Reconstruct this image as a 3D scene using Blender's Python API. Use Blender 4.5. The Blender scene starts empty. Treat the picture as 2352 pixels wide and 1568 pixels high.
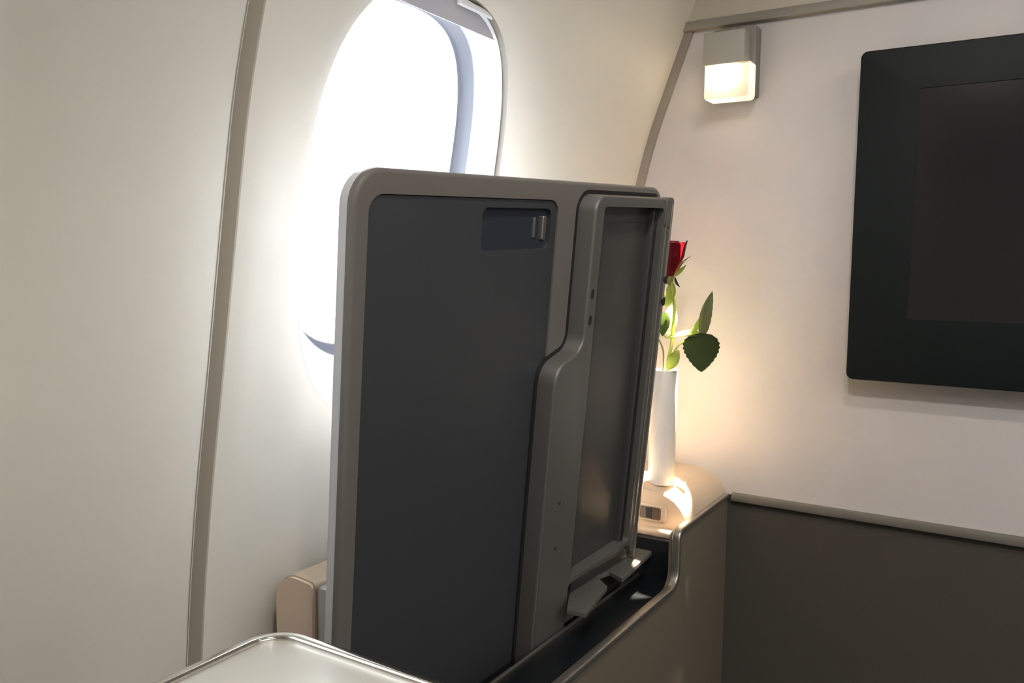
import bpy, bmesh, math, random
from mathutils import Vector, Matrix
from math import sin, cos, pi, radians
random.seed(4)
EYE = 1.0                                   # eye height above the cabin floor
sc = bpy.context.scene
col = sc.collection

# ------------------------------------------------------------------ camera
FPX, YAW, PITCH, ROLL = 1925.0, radians(32.08), radians(-5.06), radians(0.70)
FW = Vector((-sin(YAW)*cos(PITCH), cos(YAW)*cos(PITCH), sin(PITCH)))
R0 = Vector((cos(YAW), sin(YAW), 0)); U0 = R0.cross(FW)
RT = R0*cos(ROLL)+U0*sin(ROLL); UP = U0*cos(ROLL)-R0*sin(ROLL)
cd = bpy.data.cameras.new('camera'); cam = bpy.data.objects.new('camera', cd); col.objects.link(cam)
cd.sensor_width = 36; cd.lens = 36*FPX/2352; cd.clip_start = .01
cam.matrix_world = Matrix.Translation((0, 0, EYE)) @ Matrix((RT, UP, -FW)).transposed().to_4x4()
sc.camera = cam

# ------------------------------------------------------------------ light
sc.view_settings.view_transform = 'Standard'; sc.view_settings.look = 'None'
sc.view_settings.gamma = 1.0; sc.view_settings.use_curve_mapping = False
sc.view_settings.exposure = 0.10
sc.cycles.sample_clamp_indirect = 60
SKY = 16.0
w = bpy.data.worlds.new('sky'); sc.world = w; w.use_nodes = True
bg = w.node_tree.nodes['Background']; bg.inputs[0].default_value = (.90, .95, 1.0, 1); bg.inputs[1].default_value = SKY

def area(name, loc, target, sx, sy, power, color, spread=180, portal=False):
    l = bpy.data.lights.new(name, 'AREA'); l.shape = 'RECTANGLE'; l.size = sx; l.size_y = sy
    l.energy = power; l.color = color; l.spread = radians(spread); l.cycles.is_portal = portal
    o = bpy.data.objects.new(name, l); col.objects.link(o)
    o.location = Vector(loc)+Vector((0, 0, EYE))
    o.rotation_euler = (Vector(target)-Vector(loc)).to_track_quat('-Z', 'Y').to_euler()
    return o
# added fill light, unseen, over the aisle and two overhead spots above the seat
area('added_fill_light', (1.55, -.45, .985), (1.55, -.45, 0), .35, 2.2, 34, (1, .955, .885))
area('overhead_unit_light', (-.12, .25, .592), (-.05, 1.0, -.35), .04, .04, 1.8, (1, .92, .88), 110)
area('overhead_unit_light', (-.06, .60, .592), (-.05, 1.15, -.30), .04, .04, .9, (1, .90, .82), 110)
WINS = (.725, .112, -.501)                          # window centres along the sidewall; the last is unseen, added for aft light
for yc in WINS:
    area('window_portal', (-.66, yc, .06), (1, yc, .06), .34, .48, 1, (1, 1, 1), portal=True)

# ------------------------------------------------------------------ materials
MATS = {}
def mat(name, color, rough=.5, metal=0., spec=.5, coat=0., grain=0., gscale=400., trans=0., sub=None):
    if name in MATS: return MATS[name]
    m = bpy.data.materials.new(name); m.use_nodes = True; MATS[name] = m
    nt = m.node_tree; b = nt.nodes['Principled BSDF']
    b.inputs['Base Color'].default_value = (*color, 1); b.inputs['Roughness'].default_value = rough
    b.inputs['Metallic'].default_value = metal; b.inputs['Specular IOR Level'].default_value = spec
    b.inputs['Coat Weight'].default_value = coat; b.inputs['Coat Roughness'].default_value = .08
    b.inputs['Transmission Weight'].default_value = trans
    tc = nt.nodes.new('ShaderNodeTexCoord')
    n = nt.nodes.new('ShaderNodeTexNoise'); n.inputs['Scale'].default_value = 6; n.inputs['Detail'].default_value = 4
    nt.links.new(tc.outputs['Object'], n.inputs['Vector'])
    mx = nt.nodes.new('ShaderNodeMix'); mx.data_type = 'RGBA'
    mx.inputs[6].default_value = (*[c*.965 for c in color], 1); mx.inputs[7].default_value = (*[min(1, c*1.035) for c in color], 1)
    nt.links.new(n.outputs['Fac'], mx.inputs[0]); nt.links.new(mx.outputs[2], b.inputs['Base Color'])
    if grain:
        g = nt.nodes.new('ShaderNodeTexNoise'); g.inputs['Scale'].default_value = gscale; g.inputs['Detail'].default_value = 3
        nt.links.new(tc.outputs['Object'], g.inputs['Vector'])
        bp = nt.nodes.new('ShaderNodeBump'); bp.inputs['Strength'].default_value = grain; bp.inputs['Distance'].default_value = .0006
        nt.links.new(g.outputs['Fac'], bp.inputs['Height']); nt.links.new(bp.outputs['Normal'], b.inputs['Normal'])
    return m

def leaf_mat(name, color, tcolor, fac):
    m = mat(name, color, .45, spec=.35); nt = m.node_tree
    b = nt.nodes['Principled BSDF']; out = [n for n in nt.nodes if n.type == 'OUTPUT_MATERIAL'][0]
    t = nt.nodes.new('ShaderNodeBsdfTranslucent'); t.inputs[0].default_value = (*tcolor, 1)
    mx = nt.nodes.new('ShaderNodeMixShader'); mx.inputs[0].default_value = fac
    nt.links.new(b.outputs[0], mx.inputs[1]); nt.links.new(t.outputs[0], mx.inputs[2]); nt.links.new(mx.outputs[0], out.inputs[0])
    return m

def glass_mat(name, tint, gloss, frosted=0.):
    m = bpy.data.materials.new(name); m.use_nodes = True; MATS[name] = m
    nt = m.node_tree; out = [n for n in nt.nodes if n.type == 'OUTPUT_MATERIAL'][0]
    nt.nodes.remove(nt.nodes['Principled BSDF'])
    tr = nt.nodes.new('ShaderNodeBsdfTransparent'); tr.inputs[0].default_value = (*tint, 1)
    base = tr
    if frosted:
        tl = nt.nodes.new('ShaderNodeBsdfTranslucent'); tl.inputs[0].default_value = (.95, .93, .88, 1)
        mf = nt.nodes.new('ShaderNodeMixShader'); mf.inputs[0].default_value = frosted
        nt.links.new(tr.outputs[0], mf.inputs[1]); nt.links.new(tl.outputs[0], mf.inputs[2]); base = mf
    gl = nt.nodes.new('ShaderNodeBsdfGlossy'); gl.inputs['Roughness'].default_value = .03
    fr = nt.nodes.new('ShaderNodeFresnel'); fr.inputs[0].default_value = 1.45
    mu = nt.nodes.new('ShaderNodeMath'); mu.operation = 'MULTIPLY'; mu.inputs[1].default_value = gloss
    nt.links.new(fr.outputs[0], mu.inputs[0])
    mx = nt.nodes.new('ShaderNodeMixShader'); nt.links.new(mu.outputs[0], mx.inputs[0])
    nt.links.new(base.outputs[0], mx.inputs[1]); nt.links.new(gl.outputs[0], mx.inputs[2]); nt.links.new(mx.outputs[0], out.inputs[0])
    return m

def emit_mat(name, color, strength):
    m = bpy.data.materials.new(name); m.use_nodes = True; MATS[name] = m
    b = m.node_tree.nodes['Principled BSDF']
    b.inputs['Emission Color'].default_value = (*color, 1); b.inputs['Emission Strength'].default_value = strength
    return m

M_wall = mat('sidewall_liner', (.77, .735, .65), .48, spec=.35, grain=.10, gscale=900)
M_groove = mat('sidewall_joint', (.46, .42, .35), .6, spec=.3)
M_bulk = mat('bulkhead_laminate', (.52, .495, .485), .5, spec=.35, grain=.10, gscale=900)
M_lower = mat('bulkhead_fabric', (.066, .060, .050), .85, spec=.2, grain=.8, gscale=1400)
M_trim = mat('grey_trim', (.27, .25, .215), .5, spec=.4)
M_gask = mat('corner_gasket', (.25, .22, .19), .6)
M_reveal = mat('window_reveal_plastic', (.80, .81, .82), .45)
M_seal = mat('window_seal', (.17, .18, .22), .5)
M_shade = mat('window_shade_plastic', (.50, .49, .53), .5)
M_white = mat('shade_handle_white', (.82, .82, .83), .35)
M_floor = mat('carpet', (.10, .10, .12), .95, grain=.8, gscale=700)
M_ceil = mat('ceiling_panel', (.70, .67, .60), .6)
M_back = mat('cabin_lining', (.62, .60, .56), .6)
M_tray = mat('tray_rim_plastic', (.150, .141, .128), .50, spec=.45, grain=.15, gscale=1500)
M_trayin = mat('tray_inlay', (.043, .047, .053), .42, spec=.5, grain=.15, gscale=1800)
M_latch = mat('latch_well', (.035, .040, .055), .22, spec=.6)
M_box = mat('tray_bracket_metal', (.140, .137, .128), .42, metal=.35, spec=.5)
M_plate = mat('tray_back_plate', (.074, .074, .070), .40, metal=.3, spec=.5)
M_edge = mat('tray_edge_grey', (.58, .59, .62), .4, spec=.5)
M_dark = mat('dark_hole', (.012, .012, .012), .6)
M_chrome = mat('polished_metal', (.66, .64, .60), .16, metal=1.)
M_satin = mat('satin_metal', (.40, .385, .35), .36, metal=.9)
M_olive = mat('console_side_panel', (.135, .118, .088), .6, spec=.35, grain=.4, gscale=1200)
M_black = mat('slot_black', (.008, .010, .012), .30, spec=.3)
M_beige = mat('console_beige', (.56, .44, .32), .38, spec=.45, coat=.15)
M_tan = mat('ledge_end_tan', (.80, .63, .50), .5)
M_sock = mat('socket_brown', (.10, .065, .040), .3)
M_steel = mat('slot_steel', (.48, .49, .51), .38, metal=.7)
M_table = mat('table_laminate', (.50, .48, .42), .30, spec=.5, coat=.15)
M_tvbez = mat('tv_bezel', (.007, .010, .010), .5, spec=.14)
M_screen = mat('tv_screen', (.0135, .012, .0145), .14, spec=.5)  # faint purple reflection is put into the base colour
M_tvback = mat('tv_back', (.03, .03, .03), .6)
M_lamp = mat('lamp_grey', (.34, .33, .285), .5)
M_lamp2 = mat('lamp_bracket_grey', (.23, .21, .185), .5)
M_vase = mat('vase_ceramic', (.70, .67, .62), .28, spec=.5)
M_red = leaf_mat('rose_petal', (.15, .002, .011), (.40, .01, .03), .07)
M_leafd = leaf_mat('rose_leaf_dark', (.045, .075, .022), (.10, .16, .03), .12)
M_leafl = leaf_mat('rose_leaf_light', (.30, .40, .10), (.55, .62, .16), .42)  # pale leaf green; light on the lit blades is put into the colour
M_leafshade = leaf_mat('rose_leaf_shaded', (.17, .19, .10), (.3, .34, .12), .2)  # duller leaf green, shade put into the colour
M_stem = mat('rose_stem', (.33, .38, .07), .5)
M_stemd = mat('rose_stem_dark', (.16, .17, .05), .5)
M_sep = mat('rose_sepal', (.20, .18, .05), .5)
M_bit = mat('yellow_petal_bit', (.50, .44, .03), .6)
M_pane = glass_mat('window_glass', (.98, .99, 1), .8)
M_frost = glass_mat('lamp_frosted_glass', (1, .98, .94), .5, .62)
M_bulb = emit_mat('lamp_bulb', (1, .86, .62), 60)
M_fillglow = emit_mat('added_fill_glow', (1, .92, .80), 1.5)  # glow for the added ceiling fill

# ------------------------------------------------------------------ helpers
ORG = {}
def V(*a): return Vector(a)
def link(o, parent=None, label=None, cat=None, group=None, kind=None):
    col.objects.link(o)
    if parent: o.parent = parent
    if label: o['label'] = label
    if cat: o['category'] = cat
    if group: o['group'] = group
    if kind: o['kind'] = kind
    return o
def thing(name, loc, label=None, cat=None, group=None, kind=None):
    o = bpy.data.objects.new(name, None); o.empty_display_size = .02
    o.location = Vector(loc)+V(0, 0, EYE); ORG[o.name] = Vector(loc)
    return link(o, None, label, cat, group, kind)
def build(name, bm, m, parent=None, smooth=True, origin=None, **kw):
    org = ORG[parent.name] if parent else Vector(origin or (0, 0, 0))
    bmesh.ops.recalc_face_normals(bm, faces=bm.faces)
    bmesh.ops.translate(bm, verts=bm.verts, vec=-org)
    me = bpy.data.meshes.new(name); bm.to_mesh(me); bm.free()
    me.materials.append(m)
    o = bpy.data.objects.new(name, me)
    if not parent: o.location = org+V(0, 0, EYE)
    ORG[o.name] = org
    if smooth:
        me.polygons.foreach_set('use_smooth', [True]*len(me.polygons))
        try: me.set_sharp_from_angle(angle=radians(38))
        except Exception: pass
    return link(o, parent, **kw)

def box_bm(lo, hi, bev=0., seg=2, bm=None):
    b = bmesh.new(); bmesh.ops.create_cube(b, size=1)
    lo, hi = Vector(lo), Vector(hi); c = (lo+hi)/2; d = hi-lo
    for v in b.verts: v.co = V(c.x+v.co.x*d.x, c.y+v.co.y*d.y, c.z+v.co.z*d.z)
    if bev: bmesh.ops.bevel(b, geom=b.edges[:], offset=bev, segments=seg, profile=.5, affect='EDGES')
    if bm is None: return b
    me = bpy.data.meshes.new('t'); b.to_mesh(me); b.free(); bm.from_mesh(me); bpy.data.meshes.remove(me); return bm

def rpoly(pts, k=8):
    """closed polygon with rounded corners; pts = (x, y, radius)"""
    out = []; n = len(pts)
    for i in range(n):
        p = Vector(pts[i][:2]); r = pts[i][2]; a = Vector(pts[i-1][:2]); b = Vector(pts[(i+1) % n][:2])
        if r <= 0: out.append(p); continue
        da = (a-p).normalized(); db = (b-p).normalized()
        ang = da.angle(db); t = r/math.tan(ang/2); c = p+(da+db).normalized()*(r/sin(ang/2))
        s = p+da*t-c; e = p+db*t-c
        a0 = math.atan2(s.y, s.x); a1 = math.atan2(e.y, e.x); d = (a1-a0+pi) % (2*pi)-pi
        for j in range(k+1): q = a0+d*j/k; out.append(c+Vector((cos(q), sin(q)))*r)
    return out
def rrect(x0, y0, x1, y1, r, k=8): return rpoly([(x0, y0, r), (x1, y0, r), (x1, y1, r), (x0, y1, r)], k)
def inset(poly, d):
    n = len(poly); A = sum(poly[i].x*poly[(i+1) % n].y-poly[(i+1) % n].x*poly[i].y for i in range(n)); s = 1 if A > 0 else -1
    out = []
    for i in range(n):
        a = (poly[i]-poly[i-1]); b = (poly[(i+1) % n]-poly[i])
        na = Vector((-a.y, a.x)).normalized()*s; nb = Vector((-b.y, b.x)).normalized()*s
        m = na+nb; m = m/max(.3, m.length_squared/2) if m.length > 1e-6 else na
        out.append(poly[i]+m*d)
    return out
def prism(poly, fr, d0, d1, bev=0., holes=(), bm=None):
    """extrude poly along fr's normal from d0 to d1, bevelled on the d1 side; fr = (origin, e1, e2, n)"""
    bm = bm or bmesh.new(); O, e1, e2, n = fr
    P = lambda q, d: bm.verts.new(O+e1*q.x+e2*q.y+n*d)
    def ring(pl, d): return [P(q, d) for q in pl]
    def bridge(a, b):
        k = len(a)
        for i in range(k): bm.faces.new((a[i], a[(i+1) % k], b[(i+1) % k], b[i]))
    sg = 1 if d1 > d0 else -1
    prof = [(0, d0)]
    if bev:
        for j in range(5): t = j/4*pi/2; prof.append((bev*(1-cos(t)), d1-sg*bev*(1-sin(t))))
    else: prof.append((0, d1))
    rs = [ring(inset(poly, a) if a else poly, d) for a, d in prof]
    for a, b in zip(rs, rs[1:]): bridge(a, b)
    if not holes:
        bm.faces.new(rs[0]); bm.faces.new(rs[-1])
    else:
        for end, d in ((rs[0], d0), (rs[-1], d1)):
            hr = [ring(h, d) for h in holes]
            ed = []
            for r in [end]+hr:
                for i in range(len(r)):
                    e = bm.edges.get((r[i], r[(i+1) % len(r)])) or bm.edges.new((r[i], r[(i+1) % len(r)])); ed.append(e)
            bmesh.ops.triangle_fill(bm, use_beauty=True, use_dissolve=False, edges=ed)
            if d == d0: h0 = hr
            else:
                for a, b in zip(h0, hr): bridge(a, b)
    return bm
def tube(path, r, seg=10, closed=False, bm=None, rad=None, cap=True):
    bm = bm or bmesh.new(); path = [Vector(p) for p in path]; n = len(path); rings = []
    up = None
    for i, p in enumerate(path):
        a = path[i-1] if (i or closed) else p; b = path[(i+1) % n] if (i < n-1 or closed) else p
        t = (b-a).normalized()
        if up is None:
            up = V(0, 0, 1) if abs(t.z) < .9 else V(1, 0, 0)
        s = t.cross(up).normalized(); up = s.cross(t).normalized()
        q = rad[i] if rad else r
        rings.append([bm.verts.new(p+(s*cos(2*pi*k/seg)+up*sin(2*pi*k/seg))*q) for k in range(seg)])
    for i in range(n if closed else n-1):
        a, b = rings[i], rings[(i+1) % n]
        for k in range(seg): bm.faces.new((a[k], a[(k+1) % seg], b[(k+1) % seg], b[k]))
    if cap and not closed: bm.faces.new(rings[0]); bm.faces.new(rings[-1])
    return bm
def lathe(profile, c, seg=40, bm=None):
    bm = bm or bmesh.new(); rings = []
    for r, z in profile: rings.append([bm.verts.new(V(c[0]+r*cos(2*pi*k/seg), c[1]+r*sin(2*pi*k/seg), c[2]+z)) for k in range(seg)])
    for a, b in zip(rings, rings[1:]):
        for k in range(seg): bm.faces.new((a[k], a[(k+1) % seg], b[(k+1) % seg], b[k]))
    return bm
def extrude_profile(prof, axis0, axis1, fn, caps=True, bm=None):
    """prof: closed list of 2D points; fn(p, t) -> 3D"""
    bm = bm or bmesh.new()
    a = [bm.verts.new(fn(p, axis0)) for p in prof]; b = [bm.verts.new(fn(p, axis1)) for p in prof]; n = len(prof)
    for i in range(n): bm.faces.new((a[i], a[(i+1) % n], b[(i+1) % n], b[i]))
    if caps: bm.faces.new(a); bm.faces.new(b)
    return bm
def smooth_path(pts, k=8):
    pts = [Vector(p) for p in pts]; out = []
    for i in range(len(pts)-1):
        p0 = pts[max(0, i-1)]; p1 = pts[i]; p2 = pts[i+1]; p3 = pts[min(len(pts)-1, i+2)]
        for j in range(k):
            t = j/k; out.append(.5*((2*p1)+(p2-p0)*t+(2*p0-5*p1+4*p2-p3)*t*t+(3*p1-p0-3*p2+p3)*t**3))
    return out+[pts[-1]]

# ------------------------------------------------------------------ the setting
YB = 1.255
PROF = [(-1.03, -.60), (-.8, -.632), (-.55, -.634), (-.37, -.628), (-.225, -.612), (-.08, -.588), (0, -.575), (.07, -.5635), (.137, -.551),
        (.21, -.5315), (.272, -.5095), (.36, -.4775), (.406, -.4605), (.6, -.375), (.8, -.265), (1.03, -.11)]
def wall_x(z):
    z = max(-1.03, min(1.03, z))
    for i in range(len(PROF)-1):
        if z <= PROF[i+1][0]: break
    def sl(k):
        a = max(0, k-1); b = min(len(PROF)-1, k+1); return (PROF[b][1]-PROF[a][1])/(PROF[b][0]-PROF[a][0])
    z0, x0 = PROF[i]; z1, x1 = PROF[i+1]; h = z1-z0; t = (z-z0)/h
    return ((2*t**3-3*t*t+1)*x0+(t**3-2*t*t+t)*h*sl(i)+(-2*t**3+3*t*t)*x1+(t**3-t*t)*h*sl(i+1))
WA, WB, WN, WZ = .160, .226, 2.75, .058
def sup(th, s=1.):
    c, q = cos(th), sin(th); r = (abs(c/WA)**WN+abs(q/WB)**WN)**(-1/WN); return s*r*c, s*r*q
def panel_bm(y0, y1, yc, z0=-1.03, z1=1.03):
    bm = bmesh.new(); N = 128
    ths = [2*pi*k/N for k in range(N)]
    for cy, cz in ((y0-yc, z0-WZ), (y1-yc, z0-WZ), (y0-yc, z1-WZ), (y1-yc, z1-WZ)): ths.append(math.atan2(cz, cy) % (2*pi))
    ths = sorted(set(ths)); T = [0, .004, .01, .018, .028, .04, .055, .07, .09, .11, .14, .18, .23, .29, .36, .44, .53, .63, .74, .86, 1]
    rows = []
    for t in T:
        row = []
        for th in ths:
            sy, sz = sup(th); c, q = cos(th), sin(th)
            ry = ((y1-yc) if c > 0 else (y0-yc))/c if abs(c) > 1e-9 else 1e9
            rz = ((z1-WZ) if q > 0 else (z0-WZ))/q if abs(q) > 1e-9 else 1e9
            rr = min(ry, rz); L = math.hypot(sy, sz)
            # t runs in a mixed scale so the rings near the lip stay close to it
            d = t*min(rr-L, .35)+(max(0, rr-L-.35))*max(0, (t-.4)/.6)**1.5 if t < 1 else rr-L
            y = yc+(L+d)*c; z = WZ+(L+d)*q
            fil = .020*max(0, 1-d/.065)**2.3
            edge = min(y-y0, y1-y); ed = .004*max(0, 1-edge/.012)**2+(.006*max(0, 1-(y1-y)/.075)**2 if y1 < 1 else 0)
            row.append(bm.verts.new((wall_x(z)-fil-ed, y, z)))
        rows.append(row)
    n = len(ths)
    for a, b in zip(rows, rows[1:]):
        for i in range(n): bm.faces.new((a[i], a[(i+1) % n], b[(i+1) % n], b[i]))
    return bm
YS0, YS1 = .4675, .4770
wl = thing('wall_left', (-.6, .4, -1.0), 'cream curved cabin sidewall liner with oval windows', 'wall', kind='structure')
build('liner_panel', panel_bm(YS1, YB+.01, WINS[0]), M_wall, wl)
build('liner_panel', panel_bm(-.32, YS0, WINS[1]), M_wall, wl)
def strip_bm(y0, y1, off):
    bm = bmesh.new(); zs = [-1.03+2.06*i/60 for i in range(61)]; ys = [y0, (y0*2+y1)/3, (y0+2*y1)/3, y1]
    g = [[bm.verts.new((wall_x(z)-off(j), y, z)) for j, y in enumerate(ys)] for z in zs]
    for a, b in zip(g, g[1:]):
        for j in range(3): bm.faces.new((a[j], a[j+1], b[j+1], b[j]))
    return bm
bm = bmesh.new(); rows = []
for i in range(81):
    z = -1.03+2.06*i/80
    rows.append([bm.verts.new((wall_x(z)-off, y, z)) for y, off in ((YS0-.0025, .0085), (YS0-.0004, .0100), (YS0+.0003, .0200), (YS0+.004, .0150), (YS0+.007, .0095), (YS1-.0003, .0036), (YS1+.0014, .0034))])
for a, b in zip(rows, rows[1:]):
    for j in range(6): bm.faces.new((a[j], a[j+1], b[j+1], b[j]))
build('panel_joint', bm, M_groove, wl)
build('panel_joint', strip_bm(-.35, -.31, lambda j: .0030), M_groove, wl)
build('liner_panel', panel_bm(-.93, -.34, WINS[2]), M_wall, wl)
build('panel_joint', strip_bm(-.955, -.925, lambda j: .0030), M_groove, wl)
build('liner_panel', strip_bm(-2.62, -.95, lambda j: 0), M_wall, wl)

for wi, yc in enumerate(WINS):
    wn = thing('window_%d' % (wi+1), (-.6, yc, WZ), ('oval cabin window with raised shade behind the upright tray table', 'oval cabin window aft of the panel joint at the left edge', 'unseen oval cabin window added aft to let in light')[wi], 'window', kind='structure')
    bm = bmesh.new(); N = 128; rows = []
    def wring(bm, sy, sz, d):
        row = []
        for k in range(N):
            y, z = sup(2*pi*k/N); y *= sy; z = WZ+z*sz+(1-sz)*.19; row.append(bm.verts.new((wall_x(z)-d, yc+y, z)))
        return row
    def wloft(name, prof, m, fill=False):
        bm = bmesh.new(); rows = [wring(bm, *p) for p in prof]
        for a, b in zip(rows, rows[1:]):
            for i in range(N): bm.faces.new((a[i], a[(i+1) % N], b[(i+1) % N], b[i]))
        if fill: bm.faces.new(rows[-1])
        return build(name, bm, m, wn)
    wloft('shade_track', [(1.0, 1.0, .0198), (1.001, 1.001, .022), (1.012, 1.010, .0225), (1.012, 1.010, .0275), (1.0, 1.0, .028)], M_gask)
    wloft('reveal', [(1.0, 1.0, .028), (.999, .999, .033), (.995, .993, .039), (.985, .978, .045), (.965, .950, .0505), (.935, .905, .055), (.900, .862, .0585), (.885, .845, .060)], M_reveal)
    wloft('seal_ring', [(.888, .848, .0595), (.886, .846, .066), (.880, .840, .075), (.868, .830, .079), (.846, .812, .0805)], M_seal)
    wloft('pane', [(.850, .815, .0800), (.5, .5, .080), (.2, .2, .080)], M_pane, True)
    # raised sliding shade, its lower edge just showing under the top of the opening
    bm = bmesh.new(); ZS = .258; cols = 33; g = []
    def ytop(y):
        return WZ+WB*.985*(max(0, 1-abs(y/(WA*.985))**WN))**(1/WN)
    ymax = WA*.985*(1-abs((ZS-WZ)/(WB*.985))**WN)**(1/WN)
    for j in range(5):
        row = []
        for i in range(cols):
            y = -ymax+2*ymax*i/(cols-1); zt = max(ZS, ytop(y)); z = ZS+(zt-ZS)*j/4
            row.append(bm.verts.new((wall_x(z)-.029, yc+y, z)))
        g.append(row)
    for a, b in zip(g, g[1:]):
        for i in range(cols-1): bm.faces.new((a[i], a[i+1], b[i+1], b[i]))
    bmesh.ops.remove_doubles(bm, verts=bm.verts, dist=1e-5)
    bmesh.ops.solidify(bm, geom=bm.faces[:], thickness=.004)
    sh = build('shade', bm, M_shade, wn)
    hb = box_bm((-.045, -.004, -.0035), (.045, .004, .0035), .003)
    for v in hb.verts: v.co = V(wall_x(.275)-.024+v.co.y, yc+.055+v.co.x, .2775+v.co.z)
    build('shade_handle', hb, M_white, sh)

wf = thing('wall_front', (-.2, YB, -1.0), 'cream bulkhead with a charcoal lower half', 'wall', kind='structure')
build('upper_panel', box_bm((-.9, YB, -.345), (2.7, YB+.05, .366)), M_bulk, wf, False)
build('top_panel', box_bm((-.9, YB-.004, .366), (2.7, YB+.05, 1.05)), mat('bulkhead_top_panel', (.50, .455, .37), .5), wf, False)
build('lower_panel', box_bm((-.9, YB+.002, -1.03), (2.7, YB+.05, -.345)), M_lower, wf, False)
build('trim_1', box_bm((-.52, YB-.011, .3595), (2.6, YB+.004, .3735), .003), M_trim, origin=(0, YB, .36), label='grey horizontal trim strip across the top of the bulkhead', cat='trim', kind='structure')
build('trim_2', box_bm((-.383, YB-.008, -.3535), (2.6, YB+.006, -.3405), .003), mat('dark_trim', (.15, .14, .12), .55), origin=(0, YB, -.35), label='grey horizontal trim strip above the charcoal bulkhead panel', cat='trim', kind='structure')
bm = bmesh.new(); rows = []
for i in range(41):
    z = -.30+.66*i/40; x = wall_x(z)
    rows.append([bm.verts.new((x+dx, YB+dy, z)) for dx, dy in ((-.01, -.003), (.005, -.005), (.010, -.004), (.0125, .002))])
for a, b in zip(rows, rows[1:]):
    for j in range(3): bm.faces.new((a[j], a[j+1], b[j+1], b[j]))
build('trim_3', bm, M_gask, origin=(-.55, YB, 0), label='narrow brown gasket in the corner between sidewall and bulkhead', cat='trim', kind='structure')
build('floor', box_bm((-.9, -2.7, -1.04), (2.7, 1.4, -1.0)), M_floor, smooth=False, origin=(0, 0, -1.0), label='dark carpeted cabin floor', cat='floor', kind='structure')
build('ceiling', box_bm((-.9, -2.7, 1.0), (2.7, 1.4, 1.04)), M_ceil, smooth=False, origin=(0, 0, 1.0), label='cream cabin ceiling', cat='ceiling', kind='structure')
build('added_light_block', extrude_profile(rpoly([(-.55, 1.01, 0), (-.55, .60, 0), (.22, .60, .05), (.38, .80, .05), (.42, 1.01, 0)]), -2.6, YB, lambda p, t: V(p.x, t, p.y)), M_ceil, bpy.data.objects['ceiling'])  # unseen bin, added to keep ceiling light off the bulkhead top
build('wall_right', box_bm((2.6, -2.7, -1.03), (2.64, 1.4, 1.03)), M_back, smooth=False, origin=(2.6, 0, -1), label='beige far side of the cabin', cat='wall', kind='structure')
build('wall_back', box_bm((-.9, -2.64, -1.03), (2.7, -2.6, 1.03)), M_back, smooth=False, origin=(1, -2.6, -1), label='beige rear wall of the cabin', cat='wall', kind='structure')

# ------------------------------------------------------------------ console along the sidewall
XC = -.389
cons = thing('side_console', (-.5, .85, -1.0), 'beige and olive side console with black slot under the upright tray table', 'console')
YA = .44
fx = (V(XC, 0, 0), V(0, 1, 0), V(0, 0, 1), V(1, 0, 0))
side = rpoly([(YA, -1.0, 0), (YB, -1.0, 0), (YB, -.352, 0), (1.047, -.354, .010), (1.047, -.426, .022), (YA, -.426, 0)])
# inner corner turns the other way: rpoly handles both signs
build('side_panel', prism(side, fx, -.014, 0, .0015), M_olive, cons)
tp = [V(XC-.003, q.x, q.y+.001) for q in rpoly([(1.6, -.3, 0), (YB-.004, -.3475, 0), (1.047, -.3515, .012), (1.047, -.4245, .024), (YA, -.4245, 0), (0, -.3, 0)])][1:-1]
def bar(path, hw, hh, b=.0018):
    """rectangular moulding following a path that lies in a plane of constant X"""
    bm = bmesh.new(); path = [Vector(p) for p in path]; rings = []
    sec = rrect(-hw, -hh, hw, hh, b, 3)
    for i, p in enumerate(path):
        a = path[max(0, i-1)]; c = path[min(len(path)-1, i+1)]; t = (c-a).normalized(); nrm = V(1, 0, 0).cross(t).normalized()
        rings.append([bm.verts.new(p+V(1, 0, 0)*q.x+nrm*q.y) for q in sec])
    n = len(sec)
    for a, c in zip(rings, rings[1:]):
        for k in range(n): bm.faces.new((a[k], a[(k+1) % n], c[(k+1) % n], c[k]))
    bm.faces.new(rings[0]); bm.faces.new(rings[-1]); return bm
build('metal_trim', bar(tp, .0055, .0040), M_satin, cons, label='satin metal edge trim')
# black slot ledge, its thin edge, and the trough behind it
build('slot_ledge', box_bm((-.4505, YA, -.434), (XC-.006, 1.060, -.4255), .001), M_black, cons)
build('slot_edge', box_bm((-.4530, YA, -.434), (-.4495, 1.060, -.4228), .001), M_satin, cons)
build('slot_floor', box_bm((-.56, YA, -.53), (-.4505, 1.08, -.52)), M_black, cons, False)
build('slot_wall', box_bm((-.4525, YA, -.53), (-.4505, 1.06, -.4345)), M_black, cons, False)
build('slot_end', box_bm((-.562, 1.060, -.53), (XC-.004, 1.084, -.371)), M_black, cons, False)
build('outer_slot_wall', box_bm((-.5605, .552, -1.0), (-.5465, 1.084, -.302), .003), M_steel, cons, label='grey metal slot wall')
build('core', box_bm((-.612, .55, -1.0), (-.561, 1.25, -.36)), M_olive, cons, False)
# padded ledge along the wall: rounded profile, ending in a flat tan end
def ledge_profile():
    return rpoly([(-.6115, -.40, 0), (-.5605, -.40, 0), (-.5610, -.2985, .006), (-.6125, -.2935, .026)], 7)
build('padded_ledge', extrude_profile(ledge_profile(), .552, 1.09, lambda p, t: V(p.x, t, p.y)), M_beige, cons)
build('ledge_end_cap', extrude_profile(inset(ledge_profile(), .0015), .5485, .552, lambda p, t: V(p.x, t, p.y)), M_tan, cons, label='tan flat end cap')
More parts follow.
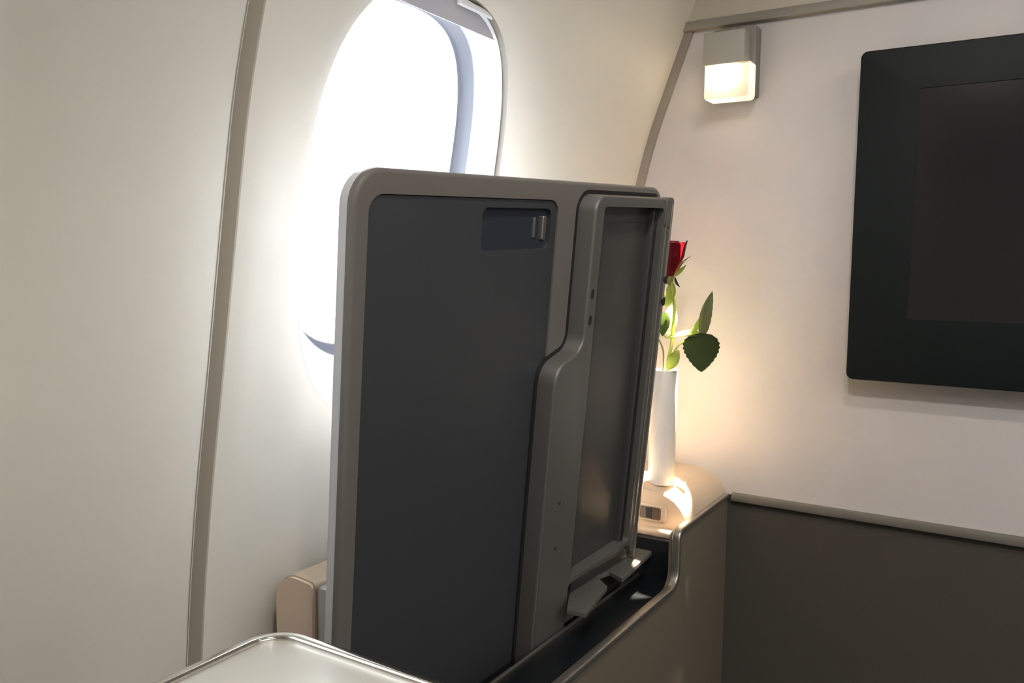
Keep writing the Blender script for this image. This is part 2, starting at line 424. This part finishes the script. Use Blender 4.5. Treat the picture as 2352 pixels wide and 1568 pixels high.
# forward block carrying the vase
bp = [Vector(p) for p in [(-.622, -.44), (-.622, -.318), (-.600, -.3165), (-.560, -.3150), (-.528, -.3120), (-.50, -.3085), (-.47, -.3065), (-.450, -.3070), (-.435, -.3090),
      (-.420, -.3135), (-.409, -.3195), (-.400, -.3285), (-.3945, -.338), (-.3925, -.348), (-.3925, -.44)]]
bm = bmesh.new(); rings = []
for y, ins in ((YB, 0), (1.092, 0), (1.0885, .0012), (1.0860, .004)):
    rings.append([bm.verts.new((q.x, y, q.y)) for q in (inset(bp, ins) if ins else bp)])
for a, b in zip(rings, rings[1:]):
    for i in range(len(bp)): bm.faces.new((a[i], a[(i+1) % len(bp)], b[(i+1) % len(bp)], b[i]))
bm.faces.new(rings[-1]); bm.faces.new(rings[0])
build('forward_block', bm, M_beige, cons)
build('block_lip', box_bm((-.556, 1.070, -.3715), (-.3965, 1.0875, -.3605), .004, 3), M_beige, cons)
so = build('socket_frame', prism(rrect(-.468, -.3535, -.4225, -.3300, .004), (V(0, 1.086, 0), V(1, 0, 0), V(0, 0, 1), V(0, -1, 0)), -.002, .003, .0015), M_beige, cons)
build('socket_well', prism(rrect(-.4615, -.3505, -.4300, -.3330, .003), (V(0, 1.086, 0), V(1, 0, 0), V(0, 0, 1), V(0, -1, 0)), .0, .0034), M_sock, so)
build('socket_contact', prism(rrect(-.4520, -.3490, -.4430, -.3345, .001), (V(0, 1.086, 0), V(1, 0, 0), V(0, 0, 1), V(0, -1, 0)), .0, .0042), M_dark, so)
build('console_plinth', box_bm((-.612, YA, -1.0), (XC-.014, 1.25, -.535)), M_olive, cons, False)
build('aft_panel', box_bm((-.545, YA, -1.0), (XC-.0145, YA+.012, -.436)), M_olive, cons, False)

# ------------------------------------------------------------------ upright tray table standing in the slot
p_, a_, w_ = radians(3), radians(6.5), radians(3)
e1 = V(sin(w_)*cos(p_), cos(w_)*cos(p_), sin(p_)); hh = V(cos(w_), -sin(w_), 0); uu = hh.cross(e1)
e2 = uu*cos(a_)+hh*sin(a_); nn = e1.cross(e2)
if nn.x < 0: nn = -nn
TF = (V(-.452, .9, -.42), e1, e2, nn)
tray = thing('tray_table', (-.48, .85, -.52), 'dark grey fold-out tray table standing upright in the console slot', 'tray table')
LF = -.022                                    # front face of the leaf, measured along nn
outer = rrect(-.3975, -.045, .1435, .5165, .030)
inlay = rrect(-.3815, -.030, -.1055, .4965, .016)
def shift(fr, d): return (fr[0]+fr[3]*d, fr[1], fr[2], fr[3])
rimback = prism(outer, TF, -.029, LF, .0040, holes=(inlay,))
build('leaf_rim', rimback, M_tray, tray, label='lighter grey rim of the table leaf')
build('leaf_back', prism(inset(outer, .0006), TF, -.029, -.042, .006), M_edge, tray, label='pale grey back shell')
latch = rrect(-.2335, .4470, -.1170, .4875, .008)
build('leaf_inlay', prism(inset(inlay, .0006), TF, -.0288, LF-.0016, .0008, holes=(latch,)), M_trayin, tray, label='dark charcoal inlay panel')
lt = build('latch_well', prism(inset(latch, .0003), TF, -.0288, -.0278), M_latch, tray, label='recessed dark pull latch')
build('latch_glint', prism(rrect(-.1295, .4555, -.1225, .4800, .002), TF, -.0288, -.0248, .0012), M_satin, lt)  # two raised slips stand in for reflections in the latch well
build('latch_glint', prism(rrect(-.1440, .4575, -.1405, .4785, .0014), TF, -.0288, -.0260, .001), M_box, lt)
bo = rpoly([(-.0665, .5045, .020), (.1225, .5045, .007), (.1225, .030, .004), (.104, .050, .003), (-.0480, .050, .004), (-.0485, -.030, .003), (-.1195, -.042, .002), (-.1195, .3225, .026), (-.0665, .3375, .022)], 8)
rec = rrect(-.0480, .0575, .1010, .4925, .006)
build('bracket_shadow_line', prism(inset(bo, -.0045), TF, LF-.001, LF+.0005), M_dark, tray, label='painted shadow line around the bracket')  # dark slip stands in for shade where the bracket meets the leaf
bx = build('support_bracket', prism(bo, TF, LF, 0, .0030, holes=(rec,)), M_box, tray, label='grey stepped support bracket')
build('back_plate', prism(inset(rec, -.0004), TF, -.0215, -.0165), M_plate, tray, label='recessed dark back plate')
build('side_rail', prism(rrect(.0885, .0570, .1008, .4915, .002), TF, -.0165, -.0075, .001), M_plate, bx)
build('side_rail', prism(rrect(.0930, .0570, .0965, .4915, .001), TF, -.0075, -.0058, .0006), M_dark, bx)
build('rail_lip', prism(rrect(.1085, .0400, .1105, .4900, .0008), TF, 0, .0016, .0006), M_satin, bx)
build('edge_bead', prism(rrect(.1195, .0260, .1235, .4980, .0015), TF, -.010, .0022, .001), M_satin, bx)
build('corner_cap', prism(rrect(.1040, .4700, .1245, .5055, .006), TF, -.008, .0015, .001), M_box, bx)
build('inner_plate', prism(rrect(-.0440, .0600, .0840, .4740, .003), TF, -.0165, -.0150, .0008), M_plate, tray)
for u, v in ((-.0575, .398), (-.0575, .369)):
    build('pin_hole', prism(rrect(u-.0028, v-.0055, u+.0028, v+.0055, .0026, 4), TF, -.001, .0004), M_dark, bx)
for u, v in ((.1225, .404), (.1225, .376)):
    build('hinge_pin', prism(rrect(u-.003, v-.0055, u+.0035, v+.0055, .0028, 4), TF, -.012, .0035, .001), M_dark, bx)
for u, v in ((-.0880, .166), (-.0880, .112)):
    build('screw', prism(rrect(u-.0022, v-.0026, u+.0022, v+.0026, .0021, 4), TF, -.001, .0007, .0003), M_plate, bx)
# hinge plate lying on the slot edge at the foot of the bracket
ZH = -.388; kz = ZH/-.40
hp = [Vector((y*kz, x*kz)) for x, y in ((-.4864, .9259), (-.4898, 1.0929), (-.478, 1.118), (-.4453, 1.0914), (-.4365, .972), (-.4609, .9858), (-.4683, .9619), (-.4413, .9384), (-.4255, .8474), (-.4496, .8463))]
hz = (V(0, 0, ZH), V(0, 1, 0), V(1, 0, 0), V(0, 0, 1))
build('hinge_plate', prism(hp, hz, -.0055, .0, .0008), M_box, tray, label='grey hinge plate at the foot')
build('hinge_arm', box_bm((-.470, .93, -.50), (-.460, 1.02, -.393), .001), M_dark, tray)

# ------------------------------------------------------------------ foreground table corner
tb = thing('side_table', (-.26, .15, -1.0), 'cream side table top with polished metal rim in the near corner', 'table')
ZT = -.2425
to = rrect(-.4165, -.22, -.075, .3740, .024, 10)
tz = (V(0, 0, ZT), V(1, 0, 0), V(0, 1, 0), V(0, 0, 1))
build('table_top', prism(inset(to, .0030), tz, -.022, -.0006, .001), M_table, tb)
bm = bmesh.new(); rings = []
sec = rrect(-.0045, -.0115, .0035, .0025, .0028, 5)
n = len(to)
for i, q in enumerate(to):
    t = (to[(i+1) % n]-to[i-1]).normalized(); nv = Vector((t.y, -t.x))
    rings.append([bm.verts.new((q.x+nv.x*s.x, q.y+nv.y*s.x, ZT+s.y)) for s in sec])
for i in range(n):
    a, b = rings[i], rings[(i+1) % n]
    for k in range(len(sec)): bm.faces.new((a[k], a[(k+1) % len(sec)], b[(k+1) % len(sec)], b[k]))
build('table_rim', bm, M_chrome, tb, label='polished metal rim')
build('table_body', box_bm((-.37, -.18, -1.0), (-.12, .30, ZT-.021), .008), M_olive, tb)

# ------------------------------------------------------------------ wall screen
tv = thing('wall_screen', (.12, YB, -.15), 'large black flat wall screen on the cream bulkhead', 'television')
YT = 1.217
fy = (V(0, YT, 0), V(1, 0, 0), V(0, 0, 1), V(0, -1, 0))
so_ = rrect(-.2190, -.1475, .462, .2915, .009)
si = rrect(-.1460, -.0620, .389, .2370, .002)
build('bezel', prism(so_, fy, -.010, 0, .0015, holes=(si,)), M_tvbez, tv)
build('display', prism(inset(si, -.0002), fy, -.006, -.0012), M_screen, tv)
build('back_housing', prism(rrect(-.2135, -.1425, .456, .286, .008), fy, -.0385, -.009), M_tvback, tv)

# ------------------------------------------------------------------ reading lamp on the bulkhead
lp = thing('reading_lamp', (-.398, YB, .30), 'small square grey reading lamp with glowing frosted glass on bulkhead', 'lamp')
build('bracket', box_bm((-.4270, 1.229, .2515), (-.3640, YB+.001, .350), .002), M_lamp2, lp)
build('stem', box_bm((-.420, 1.222, .296), (-.378, 1.232, .335), .001), M_dark, lp)
build('head', box_bm((-.4305, 1.196, .2925), (-.3700, 1.224, .3385), .0018), M_lamp, lp)
gl = rpoly([(-.4275, .2435, .006), (-.3620, .2435, .006), (-.3620, .2930, .001), (-.4275, .2930, .001)], 5)
build('glass', prism(gl, (V(0, 1.226, 0), V(1, 0, 0), V(0, 0, 1), V(0, -1, 0)), 0, .029, .002), M_frost, lp, label='glowing frosted glass')
build('bulb', lathe([(0.0001, -.006), (.004, -.0055), (.0055, -.003), (.006, 0), (.0001, 0)], (-.402, 1.211, .2915), 20), M_bulb, lp)
def lamp_light(kind, loc, target, power, color, size, angle=30, blend=.1):
    l = bpy.data.lights.new('reading_lamp_'+kind.lower(), kind); l.energy = power; l.color = color; l.shadow_soft_size = size
    if kind == 'SPOT': l.spot_size = radians(angle); l.spot_blend = blend
    o = bpy.data.objects.new(l.name, l); col.objects.link(o); o.location = Vector(loc)+V(0, 0, EYE)
    o.rotation_euler = (Vector(target)-Vector(loc)).to_track_quat('-Z', 'Y').to_euler()
lamp_light('POINT', (-.402, 1.211, .279), (-.4, 1.2, 0), .06, (1, .82, .58), .005)
lamp_light('SPOT', (-.426, 1.205, .2405), (-.4845, 1.086, -.306), 620.0, (1, .81, .61), .006, 18.6, .12)

# ------------------------------------------------------------------ vase and rose
vz = -.3065; vc = (-.4455, 1.120, vz)
vs = thing('bud_vase', vc, 'slim white cylindrical bud vase on the lit console top', 'vase')
build('body', lathe([(.0001, 0), (.0180, 0), (.0187, .002), (.0190, .08), (.0193, .1625), (.0190, .1640), (.0180, .1640), (.0177, .1620), (.0172, .006), (.0001, .006)], vc, 48), M_vase, vs)
build('water', lathe([(.0001, .150), (.0175, .150)], vc, 40), mat('vase_water', (.75, .78, .70), .05), vs)

def cam_pt(x, y, Y):                           # pixel of the photograph -> point at a known distance along the cabin
    d = FW+RT*((x-1176)/FPX)-UP*((y-784)/FPX); return d*(Y/d.y)
rose = thing('rose', (vc[0], vc[1], vz+.01), 'single red rose with green leaves in the white bud vase', 'flower')
def leaf(name, base, tip, side, width, m, fold=.35, droop=.1, ser=.06, wide=.38, nL=14):
    bm = bmesh.new(); base, tip, side = Vector(base), Vector(tip), Vector(side)
    L = (tip-base); ln = L.length; d = L.normalized(); side = (side-d*side.dot(d)).normalized(); nrm = d.cross(side).normalized()
    rows = []; nW = 4
    for i in range(nL+1):
        t = i/nL; ww = width*.5*(sin(pi*min(1, t**(math.log(.5)/math.log(wide))))**.75 if 0 < t < 1 else .02)
        ww *= 1+ser*(1 if i % 2 else -1)
        c = base+L*t-nrm*droop*ln*sin(pi*t)
        rows.append([bm.verts.new(c+side*ww*(j/nW)+nrm*abs(j/nW)**1.3*ww*fold) for j in range(-nW, nW+1)])
    for a, b in zip(rows, rows[1:]):
        for j in range(2*nW): bm.faces.new((a[j], a[j+1], b[j+1], b[j]))
    bmesh.ops.solidify(bm, geom=bm.faces[:], thickness=.0005)
    return build(name, bm, m, rose)
C = lambda x, y, dy=0: cam_pt(x, y, 1.12+dy)
stem = smooth_path([C(1541, 640), C(1547, 675), C(1549, 715), C(1545, 760), C(1541, 800), C(1533, 835), V(vc[0]+.004, vc[1], vz+.11), V(vc[0]-.006, vc[1]+.004, vz+.010)])
build('stem', tube(stem, .0024, 8), M_stem, rose)
build('side_stem', tube(smooth_path([C(1506, 745, -.008), C(1512, 775, -.006), C(1523, 805, -.004), C(1522, 850, -.002), V(vc[0]-.006, vc[1]-.006, vz+.06)]), .0011, 6), M_stemd, rose)
build('leaf_stalk', tube(smooth_path([C(1540, 822), C(1556, 796, -.004), C(1578, 781, -.008), C(1606, 772, -.012)]), .0012, 6), M_stem, rose)
build('leaf_stalk', tube(smooth_path([C(1545, 775), C(1530, 775, -.004), C(1522, 765, -.006)]), .0009, 6), M_stem, rose)
leaf('leaf', C(1611, 764, -.014), C(1611, 854, -.020), V(1, -.15, .25), .056, M_leafd, .12, .05, .04, .34, 18)
leaf('leaf', C(1578, 772, -.004), C(1631, 690, .002), V(.8, -.3, .5), .016, M_leafl, .3, -.05, .02, .45)  # lit half of one folded leaf, its brightness put into the colour
leaf('leaf', C(1610, 776, -.008), C(1636, 668, .004), V(1, -.3, .2), .021, M_leafshade, .5, .10, .03, .42)  # shaded half of the same leaf, its shade put into the colour
leaf('leaf', C(1528, 776, .006), C(1612, 771, -.012), V(.2, 1, .25), .034, M_leafl, .12, -.06, .03, .5)
leaf('leaf', C(1545, 648), C(1531, 706, -.01), V(1, -.4, 0), .021, M_leafl, .3, .1, .02, .45)
leaf('leaf', C(1527, 716, -.004), C(1522, 772, -.012), V(1, -.3, .2), .022, M_leafd, .3, .1, .03, .45)
leaf('leaf', C(1560, 804, -.008), C(1536, 850, -.014), V(1, -.2, .8), .026, M_leafl, .35, .1, .03, .5)
leaf('leaf', C(1543, 700), C(1536, 770, .010), V(1, .3, 0), .020, M_leafl, .3, .1, .02, .5)
# bloom: overlapping petals round a closed heart
bb = C(1537, 638); bt = C(1545, 549); ax = (bt-bb).normalized(); hgt = (bt-bb).length
s1 = ax.cross(V(0, 1, 0)).normalized(); s2 = ax.cross(s1).normalized()
heart = bmesh.new(); rings = []
for i in range(11):
    t = i/10; r = .0125*(sin(pi*(.10+.55*t)))**.8*(1 if t < .95 else .8)
    rings.append([heart.verts.new(bb+ax*hgt*.96*t+(s1*cos(2*pi*k/24)+s2*sin(2*pi*k/24))*r) for k in range(24)])
for a, b in zip(rings, rings[1:]):
    for k in range(24): heart.faces.new((a[k], a[(k+1) % 24], b[(k+1) % 24], b[k]))
heart.faces.new(rings[0]); heart.faces.new(rings[-1]); build('bloom_heart', heart, M_red, rose)
for q in range(6):
    bm = bmesh.new(); a0 = q*2*pi/6+.35*(q % 2); rows = []
    for i in range(13):
        t = i/12; r = .0045+.0120*min(1, t*1.7)**.8+.0015*(q % 2)+.0032*t**4
        span = 1.30*(sin(pi*(.12+.70*t)))**.6
        rows.append([bm.verts.new(bb+ax*hgt*((1.0-.05*(q % 3))*t-.04*t*abs(j/5)**3)+(s1*cos(a0+span*j/10)+s2*sin(a0+span*j/10))*(r+.0006*j/5)) for j in range(-5, 6)])
    for a, b in zip(rows, rows[1:]):
        for j in range(10): bm.faces.new((a[j], a[j+1], b[j+1], b[j]))
    bmesh.ops.solidify(bm, geom=bm.faces[:], thickness=.0007)
    build('petal', bm, M_red, rose)
build('rose_hip', lathe([(.0001, -.010), (.003, -.009), (.0062, -.004), (.0068, .002), (.0050, .006)], bb, 16), M_sep, rose)
leaf('sepal', C(1549, 632, -.004), C(1590, 586, -.006), V(.7, -.3, .7), .013, M_leafl, .3, .12, 0, .35)
leaf('sepal', C(1548, 634, -.008), C(1576, 608, -.016), V(.7, -.3, .7), .006, M_leafl, .3, .1, 0, .35)
leaf('sepal', C(1550, 636, -.004), C(1562, 660, -.008), V(1, -.4, .2), .005, M_leafd, .3, -.1, 0, .4)
leaf('sepal', C(1527, 636), C(1516, 600), V(.3, -1, .2), .010, M_leafl, .3, .1, 0, .35)
# scrap fallen on the console
bm = bmesh.new(); cpt = V(-.4190, 1.1300, -.3135)
for k, (dx, dy, dz) in enumerate(((-.016, .001, .001), (-.002, -.004, .004), (.005, -.007, .0015), (.009, -.004, .003), (.006, .001, .006), (.0045, .006, .010), (-.001, .003, .006))):
    bm.verts.new(cpt+V(dx, dy, dz))
bm.verts.ensure_lookup_table(); bm.faces.new(bm.verts[:]); bmesh.ops.triangulate(bm, faces=bm.faces[:]); bmesh.ops.solidify(bm, geom=bm.faces[:], thickness=.0006)
build('fallen_sepal', bm, M_bit, smooth=False, origin=tuple(cpt), label='tiny yellow plant scrap lying beside the vase foot', cat='plant scrap')
# unseen fitting added around the cabin fill light
cl = thing('added_fill_fitting', (1.55, -.45, .998), 'added fill light fitting on the unseen ceiling', 'light')
build('fill_frame', box_bm((1.35, -1.57, .988), (1.75, .67, 1.0), .003), M_ceil, cl)
build('fill_diffuser', box_bm((1.375, -1.55, .9865), (1.725, .65, .9885)), M_fillglow, cl, False)
